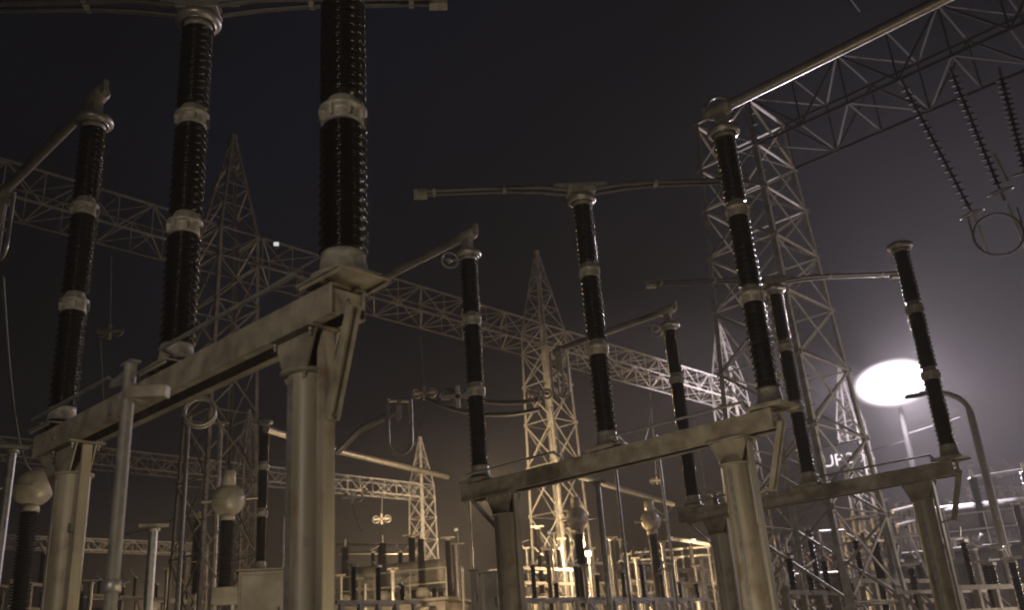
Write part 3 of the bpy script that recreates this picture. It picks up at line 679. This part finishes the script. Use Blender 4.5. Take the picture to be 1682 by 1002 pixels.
# ------------------------------------------------------------------ cabinets
def cabinet(px0, px1, py, d, label, dep=.6, legs=True, hgt=1.1):
    a, b = at(px0, py, d), at(px1, py, d); c = (a+b)/2; w_ = (b-a).length
    t = empty('control_cabinet', (c.x, c.y, 0), math.atan2(b.y-a.y, b.x-a.x), label, 'cabinet', 'control cabinets')
    z = c.z
    MB().box(-w_/2, w_/2, 0, dep, z-hgt, z).build('body', M_cab, t, .012)
    MB().box(-w_/2-.03, w_/2+.03, -.04, dep+.03, z+.002, z+.03).build('roof', M_cab, t, .006)
    dr = MB().box(-w_/2+.04, w_/2-.04, -.018, -.002, z-hgt+.05, z-.06).build('door', M_cab, t, .004)
    MB().box(w_*.3, w_*.3+.025, -.04, -.019, z-hgt*.55, z-hgt*.4).build('handle', M_dark, dr)
    for x in (-w_/2+.05, w_/2-.05):
        for y in (.05, dep-.05): MB().bar((x, y, 0), (x, y, z-hgt-.002), .07).build('leg', M_galv, t)
cabinet(392, 474, 938, 14.6, 'stained beige control cabinet at the bottom, left of the foreground column', hgt=1.3)
cabinet(789, 816, 942, 18, 'narrow grey cabinet at the bottom left of the second portal column')
cabinet(772, 783, 938, 19, 'slim grey cabinet beside the narrow one left of the second portal column', dep=.3)
cabinet(1358, 1382, 945, 30, 'pale cabinet at the bottom below the third beam, left of the bright tower foot')

# ------------------------------------------------------------------ power transformers and low gear
def power_transformer(p, rz, label, s=1.0, matl=None):
    matl = matl or M_tank
    t = empty('power_transformer', p, rz, label, 'transformer', 'oil-filled power transformers')
    MB().box(-2.6*s, 2.6*s, -1.3*s, 1.3*s, .5*s, 3.6*s).box(-2.8*s, 2.8*s, -1.5*s, 1.5*s, 3.601*s, 3.72*s).build('tank', matl, t, .04)
    MB().box(-3*s, 3*s, -1.6*s, 1.6*s, 0, .49*s).build('plinth', M_conc, t)
    for sx in (-1, 1):
        b = MB()
        for i in range(9): b.box(sx*(3.0+.0)*s-.5*s, sx*3.0*s+.5*s, (-1.2+.3*i)*s, (-1.2+.3*i+.08)*s, .8*s, 3.3*s) if False else b.box((-2.4+.55*i)*s, (-2.4+.55*i+.1)*s, sx*1.35*s, sx*2.2*s, .9*s, 3.3*s) if sx > 0 else b.box((-2.4+.55*i)*s, (-2.4+.55*i+.1)*s, sx*2.2*s, sx*1.35*s, .9*s, 3.3*s)
        b.box(-2.45*s, 2.15*s, (1.7*s if sx > 0 else -1.8*s), (1.8*s if sx > 0 else -1.7*s), 3.2*s, 3.4*s).build('radiator', matl, t)
    MB().lathe([(.02, -1.9*s), (.48*s, -1.85*s), (.52*s, -1.7*s), (.52*s, 1.7*s), (.48*s, 1.85*s), (.02, 1.9*s)], 28, Matrix.Translation((0, .9*s, 4.75*s)) @ Matrix.Rotation(R(90), 4, 'Y')).box(-1.2*s, -1.05*s, .8*s, 1.0*s, 3.73*s, 4.3*s).box(1.05*s, 1.2*s, .8*s, 1.0*s, 3.73*s, 4.3*s).build('conservator', matl, t)
    for i in (-1, 0, 1):
        b = MB().lathe([(.25*s, 3.73*s), (.25*s, 4.0*s), (.16*s, 4.15*s), (.1*s, 4.16*s)], 16, Matrix.Translation((i*1.5*s, -.6*s, 0))).build('turret', matl, t)
        MB().lathe(shed_profile(1.7*s, .17*s, .10*s, .08*s, 4.16*s), 16, Matrix.Translation((i*1.5*s, -.6*s, 0))).build('bushing', M_porc, t)
        MB().tube([(i*1.5*s, -.6*s, 5.86*s), (i*1.5*s, -.6*s, 6.15*s)], .05*s, 8).build('bushing_terminal', M_alu, t)
    b = MB()
    for x in (-2.7, -1.35, 0, 1.35, 2.7): b.bar((x*s, -1.4*s, 3.72*s), (x*s, -1.4*s, 4.7*s), .05)
    for z in (4.2, 4.7): b.bar((-2.7*s, -1.4*s, z*s), (2.7*s, -1.4*s, z*s), .05)
    b.build('railing', M_galv, t)
def ground(p): return Vector((p.x, p.y, 0))
power_transformer(ground(at(640, 965, 45)), R(-14), 'brightly lit power transformer low between the foreground column and the distant bright tower', 1.25, M_tank)
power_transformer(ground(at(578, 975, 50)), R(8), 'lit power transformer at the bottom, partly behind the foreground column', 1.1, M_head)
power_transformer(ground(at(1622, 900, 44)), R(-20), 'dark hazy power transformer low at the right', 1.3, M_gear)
power_transformer(ground(at(130, 985, 52)), R(30), 'power transformer at the bottom left behind the lit left column', 1.1)
power_transformer(ground(at(1040, 965, 58)), R(-25), 'brownish power transformer low behind the round-headed transformers', 1.2)

def bus_frame(px0, px1, py, d0, d1, label, n=4, rails=2, drop=.9, gear=True):
    M_lat = M_lat3 if px0 > 1280 else globals()['M_lat']  # darker copy tones down the strongly lit rails at the right
    "steel frame of posts and rails with small insulators and switch jaws on top"
    a, b = at(px0, py, d0), at(px1, py, d1); zc = (a.z+b.z)/2; a.z = b.z = zc
    L = (b-a).length; t = empty('equipment_frame', (a.x, a.y, 0), math.atan2(b.y-a.y, b.x-a.x), label, 'equipment frame', 'low steel frames with switch gear')
    rl = MB()
    for k in range(rails): rl.bar((-.2, 0, zc-drop*k), (L+.2, 0, zc-drop*k), .12, .12); rl.bar((-.2, 1.1, zc-drop*k), (L+.2, 1.1, zc-drop*k), .1, .1)
    rl.build('rail', M_lat, t)
    for i in range(n):
        x = L*i/(n-1)
        MB().bar((x, 0, 0), (x, 0, zc-.062), .14).bar((x, 1.1, 0), (x, 1.1, zc-.052), .12).bar((x, .06, zc-drop*rails), (x, 1.04, zc-.06), .06).build('post', M_lat, t)
    if gear:
        m_ = int(L/1.0)
        for i in range(m_):
            x = (i+.5)*L/m_; h = random.choice((.5, .8, 1.1))
            g = MB().lathe(shed_profile(h, .11, .07, .07, zc+.06), 12, Matrix.Translation((x, 0, 0))).build('small_insulator', M_porc, t)
            MB().box(x-.1, x+.1, -.1, .1, zc+.061+h, zc+.14+h).bar((x-.1, 0, zc+.2+h), (x+random.uniform(-.6, .6), 0, zc+.2+h+random.uniform(0, .5)), .04).build('jaw', M_alu, g)
    return t
bus_frame(555, 745, 968, 54, 60, 'lit steel frame of switch gear crossing below the distant bright tower', 5)
bus_frame(865, 1010, 962, 50, 55, 'lit steel frame at the bottom in front of the middle lattice tower', 5)
bus_frame(1015, 1180, 958, 46, 55, 'brown steel frame at the bottom left of the second row right column', 6, 3)
bus_frame(150, 330, 984, 62, 70, 'low steel frame with gear between the lit left column and the yellow-lit transformer', 5)
bus_frame(1290, 1400, 944, 42, 48, 'hazy steel frame at the bottom right of the second row right column', 4)
bus_frame(1395, 1480, 915, 50, 58, 'hazy steel frame at the foot of the bright tower', 3)
bus_frame(1560, 1720, 858, 52, 60, 'steel frame behind the dark transformer at the right edge', 4)
bus_frame(1440, 1540, 880, 56, 60, 'faint steel frame behind the third row right column', 3, 3)

p = at(1640, 860, 34); q_ = at(1592, 648, 34)
t = empty('curved_pole', (p.x, p.y, 0), 0, 'tall dark pole whose curved top bends left towards the white floodlight', 'pole')
tp = Vector((0, 0, q_.z)); pts = [(0, 0, 0), (0, 0, q_.z-.6)] + [(-1.0+1.0*math.cos(a_), 0, q_.z-.6+.75*math.sin(a_)) for a_ in (.25, .5, .8, 1.1, 1.4, 1.57)] + [(-1.5, 0, q_.z+.15)]
MB().tube(pts, [.17, .12]+[.09]*7, 14).build('pole', M_blade, t)
MB().bar((-1.4, 0, q_.z+.12), (-2.0, 0, q_.z+.08), .26, .12).build('lamp_head', M_dark, t, .02)
bus_frame(1020, 1175, 935, 62, 70, 'farther brown steel frame behind the right round-headed transformer', 7, 4, .7)
bus_frame(840, 935, 935, 40, 43, 'steel frame at the foot of the middle lattice tower, left side', 4, 3, .6)
bus_frame(590, 680, 950, 46, 47, 'lit steel frame with gear in front of the bright transformer', 4, 3, .5)
bus_frame(680, 760, 960, 64, 68, 'cream-lit steel frame inside the feet of the distant bright tower', 5, 3, .9)
bus_frame(1285, 1350, 905, 52, 55, 'hazy steel frame just right of the second row right column', 3, 3, .8)
bus_frame(1590, 1700, 800, 62, 66, 'faint steel frame above the dark transformer at the right edge', 4, 2, 1.2)
bus_frame(20, 80, 960, 40, 42, 'dim steel frame at the bottom left corner', 3, 2)
more = [(865, 905, 46, 'thin post left of the leftmost dark post before the middle tower', .08), (910, 880, 52, 'thin pale post behind the second dark post before the middle tower', .09),
 (960, 935, 36, 'stubby pale post right below the left round-headed transformer', .11), (973, 905, 50, 'thin pale post between the left round-headed transformer and the tall thin pole', .08),
 (1018, 890, 56, 'far thin post behind the dark post right of the tall thin pole', .09), (1057, 935, 38, 'short pale post directly left of the right round-headed transformer insulator', .09),
 (1100, 940, 40, 'squat pale post right of the double-capped post', .12), (1120, 905, 58, 'far thin post behind the short very bright tube', .09),
 (1143, 935, 44, 'short pale post under the right end of the short bright tube', .09), (1163, 900, 52, 'thin pale post near the left edge of the second row right column', .08),
 (1292, 905, 44, 'thin pale post in the haze beside the pale pole right of the second row column', .09), (1320, 940, 30, 'low stubby post at the bottom in the haze right of the second row column', .12),
 (1400, 940, 40, 'thin post before the right foot of the bright hazy tower', .08), (1420, 900, 46, 'thin post right of the bright hazy tower foot', .09),
 (645, 940, 40, 'short post with cap before the bright transformer, right part', .10), (560, 950, 44, 'short post touching the right edge of the foreground column at the bottom', .10),
 (660, 905, 60, 'far thin post left of the dark post by the distant bright tower', .10), (150, 960, 38, 'short capped post just right of the lit left column at the bottom', .12),
 (275, 940, 44, 'short capped post right of the grey post with flat cap', .10), (1525, 900, 40, 'hazy post left of the third row right column foot', .12), (1590, 870, 46, 'hazy thin post before the left side of the dark transformer', .10)]
for px, py, d, lab, r_ in more: bus_post(px, py, d, lab, 'pole', r_, cap=True)
bus_frame(1290, 1400, 975, 26, 30, 'low brown steel frame at the very bottom right of the second row right column', 5, 2, .6)
bus_frame(1400, 1530, 955, 30, 34, 'low hazy steel frame at the very bottom behind the third row right column', 5, 2, .6)
bus_frame(1540, 1690, 965, 27, 31, 'low hazy steel frame at the bottom right corner', 6, 2, .6)
bus_frame(860, 1000, 985, 34, 37, 'low warm-lit steel frame at the very bottom before the middle tower', 6, 2, .6)
bus_frame(1010, 1160, 985, 33, 38, 'low warm-lit steel frame at the very bottom under the right round-headed transformer', 6, 2, .6)
bus_frame(560, 680, 990, 33, 35, 'low steel frame at the very bottom right of the foreground column', 5, 2, .5)
bus_frame(1400, 1520, 850, 70, 76, 'far faint steel frame seen between the third row columns', 5, 3, 1.2)
more = [(1352, 915, 38, 'dark post low between the pale cabinet and the second row column', .12), (1378, 900, 34, 'dark capped post just left of the bright hazy tower foot', .12),
 (1436, 905, 32, 'dark capped post just left of the A-shaped stand', .12), (1462, 925, 36, 'short dark post under the left leg of the A-shaped stand', .10),
 (1496, 935, 30, 'short dark post under the right leg of the A-shaped stand', .12), (1555, 925, 32, 'dark post low before the left end of the dark transformer', .12),
 (1618, 930, 30, 'dark post low before the middle of the dark transformer', .12), (1662, 925, 28, 'dark post low before the right end of the dark transformer', .12),
 (1576, 890, 52, 'far thin dark post above the dark transformer, left part', .10), (1530, 790, 60, 'far thin dark post right of the third row right column head', .12)]
for px, py, d, lab, r_ in more: bus_post(px, py, d, lab, 'dark', r_, hi=2.0, cap=True)
# A-shaped stand low at the right
p = at(1484, 872, 40)
t = empty('a_frame_stand', (p.x, p.y, 0), R(-30), 'A-shaped steel stand low under the third beam', 'steel stand')
for s in (-1, 1): MB().bar((s*1.5, 0, 0), (s*.08, 0, p.z), .10).build('leg', M_galv, t)
MB().bar((-.72, .06, p.z*.52), (.72, .06, p.z*.52), .08).build('crossbar', M_galv, t)

# ------------------------------------------------------------------ hanging strings, clamps and wires
def wire(name, a, b, sag, label, r_=.02, n=16, group='thin wires and droppers', cat='wire', matl=None):
    o = a.copy(); pts = []
    for i in range(n+1):
        f = i/n; q = a.lerp(b, f); q.z -= sag*4*f*(1-f); pts.append(q-o)
    ob = MB().tube(pts, r_, 8).build(name, matl or M_cable); ob.location = o; return tag(ob, label, cat, group)
def clamp(p, label, s=1.0, rz=0):
    t = empty('wire_clamp', p, rz, label, 'clamp', 'bundle clamps on the droppers')
    for x in (-.22*s, .22*s): MB().torus((x, 0, 0), .13*s, .03*s, 18, 8, axis='y').build('ring', M_blade, t)
    MB().bar((-.3*s, 0, 0), (.3*s, 0, 0), .07*s).bar((0, 0, -.2*s), (0, 0, .2*s), .07*s).build('bar', M_cast, t)
def on_beam(px, py):     # foot of the first gantry beam above a pixel
    return at(px, py, 0.0001)
wire('dropper_wire', at(690, 552, 41), at(697, 638, 41), 0, 'thin dropper hanging from the long lattice beam left of the second row left insulator', .025)
clamp(at(697, 646, 41), 'dark bundle clamp at the foot of the dropper over the U-shaped loop', 1.6)
wire('dropper_wire', at(1068, 645, 48), at(1078, 780, 48), 0, 'thin dropper hanging from the bright lattice beam behind the second beam', .03)
clamp(at(1079, 790, 48), 'small clamp at the foot of the dropper behind the second beam', 1.0)
wire('dropper_wire', at(1141, 690, 50), at(1158, 800, 46), 0, 'thin bright dropper left of the second row right insulator foot', .03)
wire('dropper_wire', at(628, 800, 80), at(627, 850, 80), 0, 'thin dropper from the distant yellow beam right of the foreground column', .045)
clamp(at(627, 853, 80), 'twin-ring clamp at the foot of the distant dropper', 2.2)
wire('dropper_wire', at(624, 856, 78), at(625, 925, 72), 0, 'left wire of the pair below the distant twin-ring clamp', .035)
wire('dropper_wire', at(631, 856, 78), at(633, 925, 72), 0, 'right wire of the pair below the distant twin-ring clamp', .035)
clamp(at(578, 818, 74), 'twin-ring clamp on the drooping wire right of the foreground column', 2.4)
wire('drooping_wire', at(617, 788, 80), at(580, 817, 74), .5, 'wire from the distant yellow beam down to the left twin-ring clamp', .03)
wire('drooping_wire', at(578, 822, 74), at(602, 871, 68), .9, 'drooping wire below the left twin-ring clamp', .03)
wire('drooping_wire', at(1005, 705, 17.5), at(1070, 650, 44), 1.2, 'sagging wire from the second row middle insulator foot up to the bright beam', .02)
wire('conductor', at(165, 560, 34), at(180, 830, 60), 0, 'faint wire left of the slim armed pole', .02)
wire('conductor', at(735, 640, 40), at(890, 655, 34), .35, 'dark slack conductor behind the second row left insulator, upper of two', .09, matl=M_dark)
wire('conductor', at(700, 655, 41), at(888, 672, 34), .45, 'dark slack conductor behind the second row left insulator, lower of two', .09, matl=M_dark)
clamp(at(752, 652, 24), 'round shiny clamp left of the waist of the second row left insulator', 1.5)
clamp(at(885, 648, 30), 'pale clamp at the left of the middle tower, at the end of the dark conductors', 1.2)
wire('drooping_wire', at(410, 870, 40), at(338, 870, 50), .6, 'slack wire low between the yellow-lit transformer and the far tower', .02)
wire('drooping_wire', at(180, 880, 60), at(330, 828, 52), .4, 'thin wire sloping up to the small pale transformer head', .025)
wire('jumper_wire', at(700, 660, 40.5), at(672, 735, 28), .5, 'slack jumper wire from the dark bundle clamp down to the U-shaped loop', .022)
wire('jumper_wire', at(905, 668, 27), at(948, 812, 38), .6, 'slack jumper wire from the brightly lit loop down to the left round-headed transformer', .022)
wire('jumper_wire', at(5, 455, 13.5), at(52, 772, 26), .6, 'slack jumper wire at the left edge from the hanging loop to the transformer', .02)
wire('jumper_wire', at(1105, 829, 52), at(1069, 826, 40), .5, 'short slack wire from the pale slanting tube to the right round-headed transformer', .02)
clamp(at(180, 545, 40), 'faint clamp in the dark between the two left insulators', 1.6)
wire('dropper_wire', at(183, 420, 39), at(181, 540, 40), 0, 'faint dropper between the two left insulators', .02)

# strings of insulators hanging from the beam at the top right
def string(a, b, label, r_=.13, n=18):
    d = b-a; L = d.length; rot = Vector((0, 0, -1)).rotation_difference(d.normalized()).to_matrix().to_4x4()
    t = empty('insulator_string', a, 0, label, 'insulator string', 'suspension strings at the top right'); t.rotation_mode = 'QUATERNION'; t.rotation_quaternion = rot.to_quaternion()
    pr = [(.03, 0)]
    for i in range(n):
        z = -.25-(L-.6)*i/n; pr += [(.035, z), (.05, z-.02), (r_, z-.05), (r_, z-.065), (.035, z-.08)]
    pr += [(.03, -L)]
    MB().lathe(pr[::-1], 16).build('discs', M_black, t)
    MB().tube([(0, 0, 0), (0, 0, -.25)], .04, 8).build('end_fitting', M_blade, t); MB().tube([(0, 0, -L+.35), (0, 0, -L)], .045, 8).build('end_fitting', M_blade, t)
    MB().torus((0, 0, -L+.25), .30, .025, 24, 8, axis='z').bar((-.3, 0, -L+.25), (.3, 0, -L+.25), .03).build('ring', M_blade, t)
string(at(1480, 130, 24), at(1605, 365, 25), 'hanging insulator string at the top right, leftmost of three')
string(at(1560, 110, 23), at(1650, 330, 24), 'hanging insulator string at the top right, middle of three')
string(at(1640, 110, 22), at(1690, 300, 23), 'hanging insulator string at the top right, rightmost of three')
for px, py, lab in ((1640, 385, 'round hoop low under the hanging insulator strings at the right edge'),):
    t = empty('corona_hoop', at(px, py, 24), R(-20), lab, 'corona ring'); MB().torus((0, 0, 0), .55, .03, 32, 8, axis='y').build('hoop', M_blade, t); MB().bar((-.55, 0, 0), (-.55, 0, .6), .04).bar((.55, 0, 0), (.55, 0, .6), .04).build('hanger', M_blade, t)
wire('conductor', at(1385, -20, 20), at(1412, 18, 21), 0, 'short bright rod at the top edge above the right-hand beam', .02)
for i, (a, b, lab) in enumerate(((at(1598, 345, 24), at(1622, 418, 24.4), 'pale bar hanging below the strings at the right, left one'),
                   (at(1655, 335, 24), at(1690, 420, 24.4), 'pale bar hanging below the strings at the right, right one'),
                   (at(1632, 252, 23), at(1656, 298, 23.2), 'short bright bar at the upper right edge'))):
    wire('hanging_bar', a, b, 0, lab, .035, matl=M_alu, cat='metal bar', group='bars hanging at the right')

# ------------------------------------------------------------------ night haze
hz = MB().box(-310, 310, -210, 410, -1, 24).build('haze', bpy.data.materials.new('haze'))
m = hz.data.materials[0]; m.use_nodes = True; N = m.node_tree.nodes; N.clear()
o = N.new('ShaderNodeOutputMaterial'); v = N.new('ShaderNodeVolumePrincipled')
v.inputs['Color'].default_value = (.86, .84, .86, 1); v.inputs['Density'].default_value = .0019; v.inputs['Anisotropy'].default_value = .0
m.node_tree.links.new(v.outputs[0], o.inputs['Volume'])
tag(hz, kind='stuff')
